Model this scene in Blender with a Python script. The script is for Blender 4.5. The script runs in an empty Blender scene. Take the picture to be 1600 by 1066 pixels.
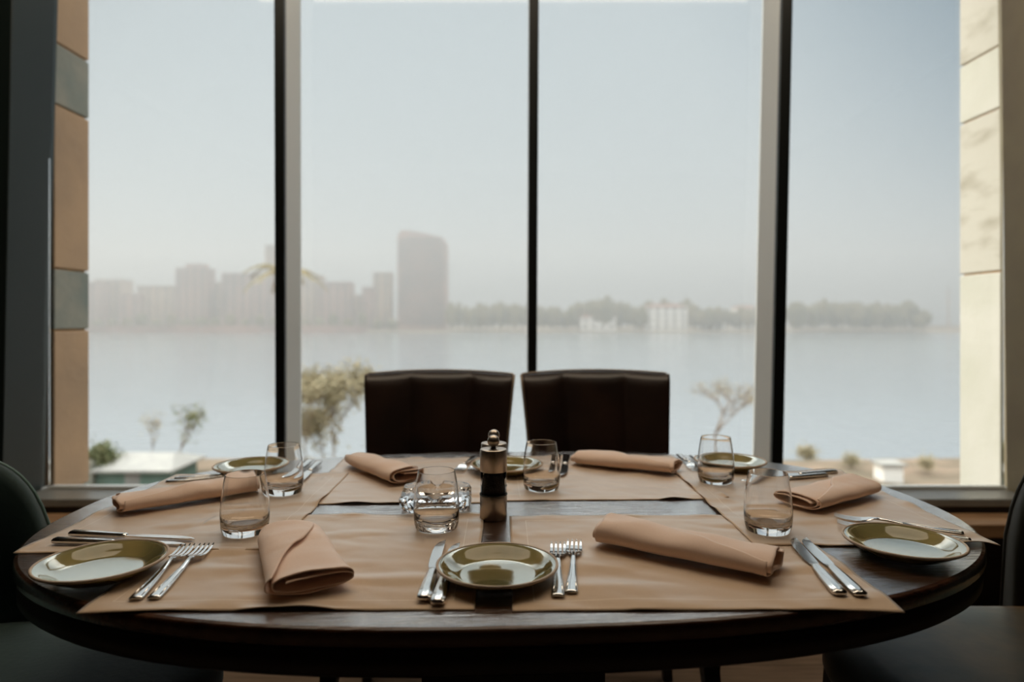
import bpy, bmesh, math, random
from math import sin, cos, pi, radians, sqrt
from mathutils import Vector, Matrix, noise

S = bpy.context.scene
COL = S.collection
F = 1040.0; HZ = 500.0; EYE = 1.12; TOP = 0.75

# ------------------------------------------------------------------ camera
cd = bpy.data.cameras.new('camera'); cam = bpy.data.objects.new('camera', cd); COL.objects.link(cam)
cam.location = (0, 0, EYE); cam.rotation_euler = (radians(90), 0, 0)
cd.sensor_width = 36; cd.lens = F / 1600 * 36
cd.shift_y = -(533 - HZ) / 1600
cd.clip_end = 3000; cd.clip_start = 0.02
cd.dof.use_dof = True; cd.dof.focus_distance = 1.12; cd.dof.aperture_fstop = 2.3
S.camera = cam
S.view_settings.view_transform = 'Standard'; S.view_settings.look = 'None'
S.view_settings.gamma = 1; S.view_settings.use_curve_mapping = False
S.view_settings.exposure = 0.0

# ------------------------------------------------------------------ world: hazy sky
W = bpy.data.worlds.new('sky'); S.world = W; W.use_nodes = True
nt = W.node_tree; N = nt.nodes; L = nt.links; N.clear()
tc = N.new('ShaderNodeTexCoord'); sep = N.new('ShaderNodeSeparateXYZ'); L.new(tc.outputs['Generated'], sep.inputs[0])
m1 = N.new('ShaderNodeMath'); m1.operation = 'MULTIPLY'; L.new(sep.outputs['Z'], m1.inputs[0]); m1.inputs[1].default_value = .6
m2 = N.new('ShaderNodeMath'); m2.operation = 'ADD'; L.new(sep.outputs['X'], m2.inputs[0]); L.new(m1.outputs[0], m2.inputs[1])
r1 = N.new('ShaderNodeMapRange'); r1.interpolation_type = 'SMOOTHSTEP'; r1.inputs[1].default_value = .42; r1.inputs[2].default_value = .88
L.new(m2.outputs[0], r1.inputs[0])
mx = N.new('ShaderNodeMix'); mx.data_type = 'RGBA'; L.new(r1.outputs[0], mx.inputs[0])
mx.inputs[6].default_value = (.57, .635, .67, 1); mx.inputs[7].default_value = (.19, .285, .375, 1)
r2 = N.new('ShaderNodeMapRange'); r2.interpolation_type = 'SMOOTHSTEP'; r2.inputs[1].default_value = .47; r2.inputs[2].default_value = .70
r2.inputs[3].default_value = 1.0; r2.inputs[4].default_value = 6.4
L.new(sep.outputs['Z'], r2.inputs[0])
r3 = N.new('ShaderNodeMapRange'); r3.inputs[1].default_value = .45; r3.inputs[2].default_value = .70
L.new(sep.outputs['Z'], r3.inputs[0])
mw = N.new('ShaderNodeMix'); mw.data_type = 'RGBA'; L.new(r3.outputs[0], mw.inputs[0]); L.new(mx.outputs[2], mw.inputs[6]); mw.inputs[7].default_value = (.70, .68, .64, 1)
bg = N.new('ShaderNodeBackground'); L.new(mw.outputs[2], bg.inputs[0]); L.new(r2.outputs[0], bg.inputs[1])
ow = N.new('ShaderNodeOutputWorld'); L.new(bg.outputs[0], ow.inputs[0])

sl = bpy.data.lights.new('sun', 'SUN'); so = bpy.data.objects.new('sun', sl); COL.objects.link(so)
sl.energy = 2.3; sl.angle = radians(2.5); sl.color = (1, .90, .74)
so.rotation_euler = Vector((-.93, .34, .42)).to_track_quat('Z', 'Y').to_euler()

# ------------------------------------------------------------------ helpers
def X(px, d): return (px - 800) * d / F
def Z(py, d): return EYE + (HZ - py) * d / F
def P(px, py, z=TOP):
    d = (EYE - z) * F / (py - HZ); return (X(px, d), d)

def link(o, parent=None):
    COL.objects.link(o)
    if parent: o.parent = parent
    return o
def tag(o, label=None, cat=None, group=None, kind=None):
    if label: o['label'] = label
    if cat: o['category'] = cat
    if group: o['group'] = group
    if kind: o['kind'] = kind
    return o
def empty(name, loc=(0, 0, 0), rz=0):
    o = bpy.data.objects.new(name, None); COL.objects.link(o); o.location = loc
    o.rotation_euler = (0, 0, rz); o.empty_display_size = .05
    return o
def obj(name, bm, m, parent=None, smooth=False, loc=None, rz=0):
    me = bpy.data.meshes.new(name); bm.normal_update(); bm.to_mesh(me); bm.free()
    for p in me.polygons: p.use_smooth = smooth
    o = bpy.data.objects.new(name, me)
    if m: me.materials.append(m)
    link(o, parent)
    if loc: o.location = loc
    o.rotation_euler = (0, 0, rz)
    return o
def copy_tree(o, parent=None):
    c = o.copy(); COL.objects.link(c)
    if parent: c.parent = parent
    for ch in list(o.children): copy_tree(ch, c)
    return c

def box(bm, x0, x1, y0, y1, z0, z1, bev=0):
    vs = [bm.verts.new(p) for p in ((x0,y0,z0),(x1,y0,z0),(x1,y1,z0),(x0,y1,z0),(x0,y0,z1),(x1,y0,z1),(x1,y1,z1),(x0,y1,z1))]
    fs = [bm.faces.new([vs[i] for i in q]) for q in ((3,2,1,0),(4,5,6,7),(0,1,5,4),(1,2,6,5),(2,3,7,6),(3,0,4,7))]
    if bev:
        es = list({e for f in fs for e in f.edges})
        bmesh.ops.bevel(bm, geom=es, offset=bev, segments=2, affect='EDGES', profile=.6)
    return bm
def bx(*a, **k): return box(bmesh.new(), *a, **k)
def lathe(bm, prof, seg=48, c=(0, 0, 0), close=False):
    rings = []
    for r, z in prof:
        if r < 1e-6: rings.append([bm.verts.new((c[0], c[1], c[2] + z))])
        else: rings.append([bm.verts.new((c[0] + r*cos(2*pi*i/seg), c[1] + r*sin(2*pi*i/seg), c[2] + z)) for i in range(seg)])
    n = len(rings)
    for k in range(n if close else n - 1):
        a, b = rings[k], rings[(k+1) % n]
        for i in range(seg):
            j = (i+1) % seg
            if len(a) == 1 and len(b) == 1: continue
            if len(a) == 1: bm.faces.new((a[0], b[j], b[i]))
            elif len(b) == 1: bm.faces.new((a[i], a[j], b[0]))
            else: bm.faces.new((a[i], a[j], b[j], b[i]))
    bmesh.ops.recalc_face_normals(bm, faces=bm.faces)
    return bm
def tube(bm, pts, rad, seg=8):
    pts = [Vector(p) for p in pts]; n = len(pts)
    if not hasattr(rad, '__len__'): rad = [rad]*n
    rings = []
    for i, p in enumerate(pts):
        t = (pts[min(i+1, n-1)] - pts[max(i-1, 0)]).normalized()
        u = t.cross(Vector((0, 0, 1)))
        if u.length < 1e-3: u = t.cross(Vector((1, 0, 0)))
        u.normalize(); v = t.cross(u)
        rings.append([bm.verts.new(p + (u*cos(2*pi*k/seg) + v*sin(2*pi*k/seg))*rad[i]) for k in range(seg)])
    for a, b in zip(rings, rings[1:]):
        for k in range(seg): bm.faces.new((a[k], a[(k+1) % seg], b[(k+1) % seg], b[k]))
    bm.faces.new(rings[0][::-1]); bm.faces.new(rings[-1])
    return bm
def loft(bm, rings, cap=True, closed=True):
    R = [[bm.verts.new(p) for p in r] for r in rings]; n = len(R[0])
    for a, b in zip(R, R[1:]):
        for k in range(n if closed else n-1): bm.faces.new((a[k], a[(k+1) % n], b[(k+1) % n], b[k]))
    if cap and closed: bm.faces.new(R[0][::-1]); bm.faces.new(R[-1])
    bmesh.ops.recalc_face_normals(bm, faces=bm.faces)
    return bm
def sell(a, b, n, k, seg):
    t = 2*pi*k/seg; c, s = cos(t), sin(t)
    return (a*math.copysign(abs(c)**(2/n), c), b*math.copysign(abs(s)**(2/n), s))
def slab(a, b, n, levels, seg=128):
    """stack of superellipse rings: levels = [(inset, z), ...]"""
    return loft(bmesh.new(), [[(*sell(a-i, b-i, n, k, seg), z) for k in range(seg)] for i, z in levels])

# ------------------------------------------------------------------ materials
def mat(name, col, rough=.5, metal=0, col2=None, scale=8, stretch=(1,1,1), bump=0, bscale=None, spec=.5, sheen=0, coat=0, trans=0, ior=1.45, detail=5, lo=.35, hi=.65, aniso=0, bstretch=None):
    m = bpy.data.materials.new(name); m.use_nodes = True
    nt = m.node_tree; b = nt.nodes['Principled BSDF']
    b.inputs['Base Color'].default_value = (*col, 1); b.inputs['Roughness'].default_value = rough
    b.inputs['Metallic'].default_value = metal; b.inputs['Specular IOR Level'].default_value = spec
    b.inputs['Sheen Weight'].default_value = sheen; b.inputs['Coat Weight'].default_value = coat
    b.inputs['Coat Roughness'].default_value = .12
    b.inputs['Transmission Weight'].default_value = trans; b.inputs['IOR'].default_value = ior
    b.inputs['Anisotropic'].default_value = aniso
    tc = nt.nodes.new('ShaderNodeTexCoord')
    def nz(sc, st):
        mp = nt.nodes.new('ShaderNodeMapping'); mp.inputs['Scale'].default_value = st
        nt.links.new(tc.outputs['Object'], mp.inputs[0])
        n = nt.nodes.new('ShaderNodeTexNoise'); n.inputs['Scale'].default_value = sc; n.inputs['Detail'].default_value = detail
        nt.links.new(mp.outputs[0], n.inputs['Vector']); return n
    if col2:
        n = nz(scale, stretch); r = nt.nodes.new('ShaderNodeMapRange')
        r.inputs[1].default_value = lo; r.inputs[2].default_value = hi
        nt.links.new(n.outputs[0], r.inputs[0])
        mx = nt.nodes.new('ShaderNodeMix'); mx.data_type = 'RGBA'
        mx.inputs[6].default_value = (*col, 1); mx.inputs[7].default_value = (*col2, 1)
        nt.links.new(r.outputs[0], mx.inputs[0]); nt.links.new(mx.outputs[2], b.inputs['Base Color'])
    if bump:
        n = nz(bscale or scale, bstretch or stretch); bp = nt.nodes.new('ShaderNodeBump')
        bp.inputs['Strength'].default_value = 1; bp.inputs['Distance'].default_value = bump
        nt.links.new(n.outputs[0], bp.inputs['Height']); nt.links.new(bp.outputs[0], b.inputs['Normal']); nt.links.new(bp.outputs[0], b.inputs['Coat Normal'])
    return m

M = {}
M['wood'] = mat('dark_table_wood', (.085,.034,.016), .26, col2=(.035,.013,.007), scale=7, stretch=(1,14,4), bump=.0011, bscale=13, bstretch=(.4,24,4), ior=1.5)
M['wood_dark'] = mat('table_base_wood', (.018,.009,.006), .45, col2=(.008,.005,.004), scale=6, stretch=(2,2,.4))
M['linen_napkin'] = mat('napkin_cloth', (.88,.67,.55), .85, col2=(.82,.61,.49), scale=900, bump=.0008, bscale=35, sheen=.2, detail=3)
M['steel'] = mat('polished_steel', (.78,.77,.75), .13, 1, bump=.00006, bscale=60)
M['brushed'] = mat('brushed_steel', (.50,.44,.38), .36, 1, bump=.00005, bscale=40, bstretch=(12,12,.3))
M['glass'] = mat('clear_glass', (1,1,1), 0.0, trans=1, ior=1.48)
M['crystal'] = mat('crystal_glass', (.97,.985,1), 0.01, trans=1, ior=1.52)
M['acrylic'] = mat('clear_acrylic', (1,1,1), 0.0, trans=1, ior=1.06)
M['pepper'] = mat('peppercorns', (.012,.010,.008), .7, bump=.002, bscale=300)
M['salt'] = mat('salt_grains', (.8,.78,.75), .8, bump=.001, bscale=500)
M['plate'] = mat('olive_glaze', (.38,.29,.11), .07, col2=(.19,.18,.08), scale=11, lo=.3, hi=.7, ior=1.4)
M['plate_rim'] = mat('bare_clay_rim', (.62,.50,.39), .45, col2=(.50,.38,.28), scale=30)
M['leather'] = mat('brown_leather', (.030,.014,.009), .36, col2=(.012,.006,.0045), scale=5, bump=.0006, bscale=120)
M['leather_lit_edge'] = mat('lit_edge_tan', (.34,.25,.17), .4)  # light tan paints the lit side edges of the chair backs
M['velvet'] = mat('green_velvet', (.017,.044,.040), .75, col2=(.010,.030,.028), scale=6, bump=.0006, bscale=90, sheen=.18)
M['green_leather'] = mat('green_leather_seat', (.018,.030,.024), .45, col2=(.13,.08,.035), scale=4, bump=.001, bscale=14, lo=.42, hi=.68)  # brown patches paint the warm sun glow onto the worn seat
M['black_metal'] = mat('black_frame_metal', (.006,.008,.008), .4)
M['frame_teal'] = mat('dark_teal_frame', (.016,.026,.025), .38)
M['frame_pale'] = mat('aluminium_side', (.66,.66,.63), .4, metal=.2, spec=.4)
M['wall'] = mat('dark_wall', (.030,.021,.014), .7, col2=(.022,.016,.011), scale=3, bump=.0006, bscale=60)
M['ceiling'] = mat('ceiling_paint', (.42,.37,.31), .8, col2=(.39,.34,.29), scale=4)
M['sill'] = mat('sill_metal', (.33,.34,.33), .3, col2=(.27,.28,.27), scale=9)
M['sill_wood'] = mat('sill_wood', (.50,.30,.16), .4, col2=(.36,.21,.11), scale=5, stretch=(1,6,6))  # raised orange tone puts sunlight into the lower rail's colour
M['stone_tan'] = mat('tan_sandstone', (.44,.28,.16), .8, col2=(.30,.20,.125), scale=3, bump=.003, bscale=18, lo=.3, hi=.75)
M['stone_grey'] = mat('grey_green_stone', (.17,.19,.165), .8, col2=(.27,.25,.20), scale=5, bump=.003, bscale=18)
M['stone_pale'] = mat('pale_limestone', (.66,.65,.56), .8, col2=(.74,.72,.65), scale=3, bump=.003, bscale=18)
M['stone_veined'] = mat('veined_limestone', (.66,.63,.55), .8, col2=(.42,.38,.30), scale=5, stretch=(1,1,2.5), bump=.003, lo=.5, hi=.8)
M['stone_joint'] = mat('ochre_mortar', (.50,.27,.10), .9, col2=(.38,.22,.1), scale=20)

def lustre(m, lo, hi, f0, f1, rough, col=(1,1,1)):
    """polished top coat: mirror share grows from f0 (seen square on) to f1 (seen at a low angle)"""
    nt = m.node_tree; N, L = nt.nodes, nt.links; b = N['Principled BSDF']; out = N['Material Output']
    lw = N.new('ShaderNodeLayerWeight'); lw.inputs[0].default_value = .5
    mr = N.new('ShaderNodeMapRange'); mr.interpolation_type = 'SMOOTHSTEP'
    for i, v in ((1, lo), (2, hi), (3, f0), (4, f1)): mr.inputs[i].default_value = v
    L.new(lw.outputs['Facing'], mr.inputs[0])
    g = N.new('ShaderNodeBsdfGlossy'); g.inputs['Roughness'].default_value = rough; g.inputs['Color'].default_value = (*col, 1)
    if b.inputs['Normal'].is_linked: L.new(b.inputs['Normal'].links[0].from_socket, g.inputs['Normal'])
    mx = N.new('ShaderNodeMixShader'); L.new(mr.outputs[0], mx.inputs[0]); L.new(b.outputs[0], mx.inputs[1]); L.new(g.outputs[0], mx.inputs[2]); L.new(mx.outputs[0], out.inputs[0])
lustre(M['plate'], .35, .68, 0, .46, .05, (.95,1,.95))
lustre(M['wood'], .45, .80, 0, .68, .11)
lustre(M['linen_napkin'], .55, .95, 0, .22, .5)
# floor planks
def plank_mat():
    m = bpy.data.materials.new('plank_floor'); m.use_nodes = True; nt = m.node_tree; b = nt.nodes['Principled BSDF']
    tc = nt.nodes.new('ShaderNodeTexCoord'); mp = nt.nodes.new('ShaderNodeMapping'); nt.links.new(tc.outputs['Object'], mp.inputs[0])
    br = nt.nodes.new('ShaderNodeTexBrick'); br.inputs['Scale'].default_value = 1; br.inputs['Brick Width'].default_value = 1.3
    br.inputs['Row Height'].default_value = .12; br.inputs['Mortar Size'].default_value = .002
    br.inputs['Color1'].default_value = (.27,.195,.14,1); br.inputs['Color2'].default_value = (.20,.14,.10,1); br.inputs['Mortar'].default_value = (.04,.02,.012,1)
    nt.links.new(mp.outputs[0], br.inputs[0])
    n = nt.nodes.new('ShaderNodeTexNoise'); n.inputs['Scale'].default_value = 6; n.inputs['Detail'].default_value = 6
    mp2 = nt.nodes.new('ShaderNodeMapping'); mp2.inputs['Scale'].default_value = (1,9,1); nt.links.new(tc.outputs['Object'], mp2.inputs[0]); nt.links.new(mp2.outputs[0], n.inputs[0])
    mx = nt.nodes.new('ShaderNodeMix'); mx.data_type = 'RGBA'; mx.blend_type = 'MULTIPLY'; mx.inputs[0].default_value = .7
    rr = nt.nodes.new('ShaderNodeMapRange'); rr.inputs[1].default_value = .3; rr.inputs[2].default_value = .7; rr.inputs[3].default_value = .45; rr.inputs[4].default_value = 1.15
    nt.links.new(n.outputs[0], rr.inputs[0]); nt.links.new(br.outputs[0], mx.inputs[6]); nt.links.new(rr.outputs[0], mx.inputs[7])
    nt.links.new(mx.outputs[2], b.inputs['Base Color']); b.inputs['Roughness'].default_value = .42
    return m
M['floor'] = plank_mat()

# placemat linen: weave, soft creases and a pale stitched hem line (from the mat's own size)
def mat_cloth(w, d):
    m = bpy.data.materials.new('placemat_linen'); m.use_nodes = True; nt = m.node_tree; b = nt.nodes['Principled BSDF']
    N, L = nt.nodes, nt.links
    tc = N.new('ShaderNodeTexCoord'); sp = N.new('ShaderNodeSeparateXYZ'); L.new(tc.outputs['Object'], sp.inputs[0])
    def M_(op, a, bb):
        n = N.new('ShaderNodeMath'); n.operation = op
        for i, v in enumerate((a, bb)):
            if v is None: continue
            if isinstance(v, (int, float)): n.inputs[i].default_value = v
            else: L.new(v, n.inputs[i])
        return n.outputs[0]
    ex = M_('SUBTRACT', w/2, M_('ABSOLUTE', sp.outputs[0], None)); ey = M_('SUBTRACT', d/2, M_('ABSOLUTE', sp.outputs[1], None))
    e = M_('MINIMUM', ex, ey)
    line = M_('LESS_THAN', M_('ABSOLUTE', M_('SUBTRACT', e, .029), None), .0008)
    n = N.new('ShaderNodeTexNoise'); n.inputs['Scale'].default_value = 700; n.inputs['Detail'].default_value = 2; L.new(tc.outputs['Object'], n.inputs[0])
    n2 = N.new('ShaderNodeTexNoise'); n2.inputs['Scale'].default_value = 7; n2.inputs['Detail'].default_value = 3; L.new(tc.outputs['Object'], n2.inputs[0])
    mx = N.new('ShaderNodeMix'); mx.data_type = 'RGBA'; mx.inputs[6].default_value = (.57,.41,.275,1); mx.inputs[7].default_value = (.65,.48,.33,1); L.new(n.outputs[0], mx.inputs[0])
    mx2 = N.new('ShaderNodeMix'); mx2.data_type = 'RGBA'; L.new(line, mx2.inputs[0]); L.new(mx.outputs[2], mx2.inputs[6]); mx2.inputs[7].default_value = (.80,.66,.52,1)
    L.new(mx2.outputs[2], b.inputs['Base Color']); b.inputs['Roughness'].default_value = .8; b.inputs['Sheen Weight'].default_value = .55; b.inputs['Sheen Roughness'].default_value = .35
    hem = M_('MULTIPLY', M_('LESS_THAN', e, .029), .0009)
    h = M_('ADD', hem, M_('ADD', M_('MULTIPLY', n2.outputs[0], .007), M_('MULTIPLY', n.outputs[0], .0002)))
    bp = N.new('ShaderNodeBump'); bp.inputs['Strength'].default_value = 1; bp.inputs['Distance'].default_value = 1; L.new(h, bp.inputs['Height']); L.new(bp.outputs[0], b.inputs['Normal'])
    lustre(m, .57, .84, 0, .42, .42)
    return m

# thin window pane: clear with Fresnel reflection
def pane_mat():
    m = bpy.data.materials.new('window_glass'); m.use_nodes = True; nt = m.node_tree; N, L = nt.nodes, nt.links
    N.remove(N['Principled BSDF'])
    t = N.new('ShaderNodeBsdfTransparent'); t.inputs[0].default_value = (.96,.975,.975,1)
    g = N.new('ShaderNodeBsdfGlossy'); g.inputs['Roughness'].default_value = 0.0
    fr = N.new('ShaderNodeFresnel'); fr.inputs[0].default_value = 1.45
    mx = N.new('ShaderNodeMixShader'); L.new(fr.outputs[0], mx.inputs[0]); L.new(t.outputs[0], mx.inputs[1]); L.new(g.outputs[0], mx.inputs[2])
    L.new(mx.outputs[0], N['Material Output'].inputs[0]); return m
M['pane'] = pane_mat()

# ------------------------------------------------------------------ room shell
def struct(name, bm, m, **k): return tag(obj(name, bm, m, **k), kind='structure')
YI, YG, YO = 2.56, 2.75, 2.80            # inner wall face, glass, outside of the frame
XL, XR, SILL, HEAD, CEIL = -1.905, 2.025, .425, 3.05, 3.15
RX, RY = 3.4, -3.6
struct('floor', bx(-RX, RX, RY, YI+.06, -.12, 0), M['floor'])
struct('ceiling', bx(-RX, RX, RY, YO, CEIL, CEIL+.12), M['ceiling'])
struct('wall_left', bx(-RX-.15, -RX, RY, YO, 0, CEIL), M['wall'])
struct('wall_right', bx(RX, RX+.15, RY, YO, 0, CEIL), M['wall'])
struct('wall_rear', bx(-RX-.15, RX+.15, RY-.15, RY, 0, CEIL), M['wall'])
bm = bmesh.new()
box(bm, -RX-.1, XL-.06, YI-.04, YO, 0, CEIL); box(bm, XR+.06, RX+.1, YI-.04, YO, 0, CEIL)
box(bm, XL-.06, XR+.06, YI+.02, YO, 0, SILL-.03); box(bm, XL-.06, XR+.06, YI, YO, HEAD, CEIL)
struct('wall_front', bm, M['wall'])
# sill board, lower rail
struct('trim_1', bx(XL-.05, XR+.05, YI+.018, YG+.04, SILL-.03, SILL, bev=.004), M['sill'])
struct('trim_2', bx(XL-.3, XR+.45, YI-.14, YI+.01, .325, .375, bev=.005), M['sill_wood'])
def leaning(x0t, x1t, x0b, x1b, y0, y1, z0, z1):
    """upright bar; x range at the image top (y=0) and at row 720, given in metres"""
    zt, zb = Z(0, y0), Z(720, y0)
    def xa(t, b, z): return b + (t-b)*(z-zb)/(zt-zb)
    b_ = bmesh.new()
    v = [b_.verts.new(p) for z in (z0, z1) for p in ((xa(x0t,x0b,z),y0,z),(xa(x1t,x1b,z),y0,z),(xa(x1t,x1b,z),y1,z),(xa(x0t,x0b,z),y1,z))]
    for q in ((3,2,1,0),(4,5,6,7),(0,1,5,4),(1,2,6,5),(2,3,7,6),(3,0,4,7)): b_.faces.new([v[i] for i in q])
    bmesh.ops.bevel(b_, geom=list(b_.edges), offset=.002, segments=1, affect='EDGES')
    return b_
# mullions: black room-side cap, pale aluminium body
mull = [((428,444),(430,445)), ((827,842),(824,838)), ((1222,1239),(1206,1224))]
for i, ((a, b_), (c, e)) in enumerate(mull):
    w = [X(v, YI) for v in (a, b_, c, e)]
    t = struct(f'trim_{i+3}', leaning(w[0], w[1], w[2], w[3], YI, YI+.022, SILL, HEAD), M['black_metal'])
    tag(obj('mullion_body', leaning(w[0]+.001, w[1]-.001, w[2]+.001, w[3]-.001, YI+.022, YG+.02, SILL, HEAD), M['frame_pale'], t), 'pale grey aluminium side of the mullion')
# jambs
wl = [X(83, YG)-.05, X(83, YG), X(64, YG)-.05, X(64, YG)]
struct('trim_6', leaning(X(34,YI)-.07, X(34,YI), X(20,YI)-.07, X(20,YI), YI-.05, YG-.03, SILL-.06, HEAD), M['frame_teal'])
struct('trim_7', leaning(wl[0], wl[1], wl[2], wl[3], YG-.03, YG+.03, SILL, HEAD), M['frame_teal'])
wr = [X(1567, YG), X(1567,YG)+.06, X(1577,YG), X(1577,YG)+.06]
M['frame_sunlit'] = mat('sunlit_olive_frame', (.30,.26,.17), .45, col2=(.26,.22,.15), scale=5)  # warm olive puts the sun on the right jamb into its colour
struct('trim_8', leaning(wr[0], wr[1], wr[2], wr[3], YG-.03, YG+.03, SILL, HEAD), M['frame_sunlit'])
struct('trim_9', leaning(X(1612,YI)+.0, X(1612,YI)+.08, X(1620,YI), X(1620,YI)+.08, YI-.05, YG-.03, SILL-.06, HEAD), M['frame_sunlit'])
# bottom and top rails of the frame
struct('trim_10', bx(XL, XR, YG-.02, YG+.02, SILL, SILL+.009), M['frame_pale'])
struct('trim_11', bx(XL, XR, YG-.02, YG+.02, HEAD-.04, HEAD), M['frame_pale'])
edges = [XL-.02, X(437,YG-.05), X(833,YG-.05), X(1222,YG-.05), XR+.02]
for i in range(4):
    struct(f'window_{i+1}', bx(edges[i]+.012, edges[i+1]-.012, YG, YG+.006, SILL+.007, HEAD-.02), M['pane'])

# added fill light: unseen glowing panel over the far side of the table
M['fill_light'] = bpy.data.materials.new('fill_light_glow'); M['fill_light'].use_nodes = True
e_ = M['fill_light'].node_tree.nodes['Principled BSDF']; e_.inputs['Emission Color'].default_value = (1, .83, .62, 1); e_.inputs['Emission Strength'].default_value = 3.2
t = empty('added_light_panel', (0, 1.9, CEIL-.05)); tag(t, 'wide rectangular warm glowing panel added unseen above the table as fill light', 'added fill light')
bm = bmesh.new()
for q in ((-1.6, 1.6, -.58, -.55), (-1.6, 1.6, .55, .58), (-1.6, -1.57, -.55, .55), (1.57, 1.6, -.55, .55)): box(bm, *q, 0, .05)
obj('frame', bm, M['frame_pale'], t)
obj('fill_emitter', bx(-1.57, 1.57, -.55, .55, .008, .03), M['fill_light'], t)

# ------------------------------------------------------------------ stone piers outside
def pier(x0, x1, y0, y1, mats, joints, side, label):
    t = empty('stone_pier', ((x0+x1)/2, (y0+y1)/2, 0)); tag(t, label, 'stone pier')
    cx, cy = t.location.x, t.location.y
    js = sorted(joints)
    j = obj('mortar', bx(x0-cx+.012, x1-cx-.012, y0-cy+.012, y1-cy-.012, js[0], js[-1]), M['stone_joint'], t)
    for k, (a, b_) in enumerate(zip(js, js[1:])):
        grey = (k % 2 == 0) == mats[2]
        o = obj('stone_block', bx(x0-cx, x1-cx, y0-cy, y1-cy, a+.004, b_-.004, bev=.006), mats[0] if grey else mats[1], t)
        o['label'] = mats[3] if grey else mats[4]
js = []
z = 1.076
for k in range(-3, 4): js += [z + k*.958, z + k*.958 + .262]
pier(-2.6, -1.928, 2.805, 3.035, (M['stone_grey'], M['stone_tan'], True, 'grey green stone block', 'tan sandstone block'), js, 1,
     'stone pier outside the leftmost pane, tan blocks alternating with grey green ones')
js2 = []
for k in range(-3, 4): js2 += [Z(430, 3.06) - .96 + k*.96*1.0 + .0, Z(430, 3.06) - .96 + k*.96 + .30]
js2 = [-2.2, -1.2, -.9, .05, .35]+[Z(430,3.06), Z(195,3.06), Z(105,3.06), Z(105,3.06)+.7, Z(105,3.06)+.95]
pier(2.058, 2.7, 2.805, 3.06, (M['stone_veined'], M['stone_pale'], False, 'veined grey white stone block', 'pale limestone block'), js2, -1,
     'sunlit pale stone pier outside the rightmost pane')

# ------------------------------------------------------------------ dining table
TC = (-.004, 1.335); YAW = radians(3.2); TA, TB, TN = .848, .535, 2.45
table = empty('dining_table', (TC[0], TC[1], 0), YAW)
tag(table, 'oval dark brown wooden dining table laid for six in front of the window', 'table')
tb = slab(TA, TB, TN, [(.03, TOP-.026), (.005, TOP-.026), (0, TOP-.022), (0, TOP-.006), (.0018, TOP-.0018), (.006, TOP)], 160)
obj('tabletop', tb, M['wood'], table, smooth=False)
for p in table.children[0].data.polygons: p.use_smooth = abs(p.normal.z) < .9
o = obj('apron', slab(TA-.004, TB-.004, TN, [(.10, TOP-.064), (.006, TOP-.064), (0, TOP-.058), (0, TOP-.0262), (.05, TOP-.0262)], 160), M['wood_dark'], table)
for p in o.data.polygons: p.use_smooth = abs(p.normal.z) < .9
def sq(w, d, z): return [(-w, -d, z), (w, -d, z), (w, d, z), (-w, d, z)]
pb = loft(bmesh.new(), [sq(.165,.14,.05), sq(.165,.14,.62), sq(.19,.17,TOP-.0645)])
obj('pedestal', pb, M['wood_dark'], table)
obj('pedestal_foot', loft(bmesh.new(), [sq(.34,.22,0), sq(.34,.22,.03), sq(.30,.19,.05)]), M['wood_dark'], table)
def inside(x, y):
    dx, dy = x-TC[0], y-TC[1]; c, s = cos(-YAW), sin(-YAW)
    a, b_ = dx*c-dy*s, dx*s+dy*c
    return (abs(a)/TA)**TN + (abs(b_)/TB)**TN

# ------------------------------------------------------------------ placemats
def placemat(x0, x1, y0, y1, lift, rot, label, seed, over=()):
    w, d = x1-x0, y1-y0; cx, cy = (x0+x1)/2, (y0+y1)/2
    nx, ny = 90, 74; bm = bmesh.new(); V = []
    for j in range(ny+1):
        row = []
        for i in range(nx+1):
            lx, ly = (i/nx-.5)*w, (j/ny-.5)*d
            c, s = cos(rot), sin(rot); wx, wy = cx+lx*c-ly*s, cy+lx*s+ly*c
            e = min(w/2-abs(lx), d/2-abs(ly))
            z = lift
            for (ax0, ax1, ay0, ay1) in over:      # rides up over a mat it overlaps
                q = min(wx-ax0+.02, ax1-wx+.02, wy-ay0+.02, ay1-wy+.02)
                z += .0019*max(0, min(1, q/.02))
            k = max(0, 1-e/.03)
            wv = max(0, noise.noise(Vector((wx*14+seed, wy*14, seed))))
            z += k*k*wv*.008
            z += .0052*max(0, noise.noise(Vector((wx*5+seed*3+wy*4, wy*19-wx*3, 5.0)))-.05) + .0006*noise.noise(Vector((wx*24+wy*20, wy*34, seed)))+.0005
            f = inside(wx, wy)
            if f > 1.0: z -= min(.03, (f-1)**1.3*.055)
            jx = noise.noise(Vector((lx*12, seed, ly*12)))*.0015*k; 
            row.append(bm.verts.new((lx+jx, ly+jx, z)))
        V.append(row)
    for j in range(ny):
        for i in range(nx): bm.faces.new((V[j][i], V[j][i+1], V[j+1][i+1], V[j+1][i]))
    top = list(bm.faces); 
    ret = bmesh.ops.extrude_face_region(bm, geom=top)
    for v in [g for g in ret['geom'] if isinstance(g, bmesh.types.BMVert)]: v.co.z += .0012
    bmesh.ops.recalc_face_normals(bm, faces=bm.faces)
    o = obj('placemat', bm, mat_cloth(w, d), None, True, (cx, cy, TOP), rot)
    tag(o, label, 'placemat', 'linen placemats on the dining table'); return o
RFL = (-.552, -.05, .843, 1.257); RFR = (-.002, .498, .845, 1.252); RBL = (-.44, -.03, 1.335, 1.775); RBR = (-.018, .44, 1.362, 1.80)
placemat(*RFL, .0004, .012, 'tan linen placemat at the near edge, left of the round plate in the middle', 1.3)
placemat(*RFR, .0004, .012, 'tan linen placemat at the near edge, right of the round plate in the middle', 4.7)
placemat(*RBL, .0004, .03, 'tan linen placemat in front of the left brown leather chair', 7.1)
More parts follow.
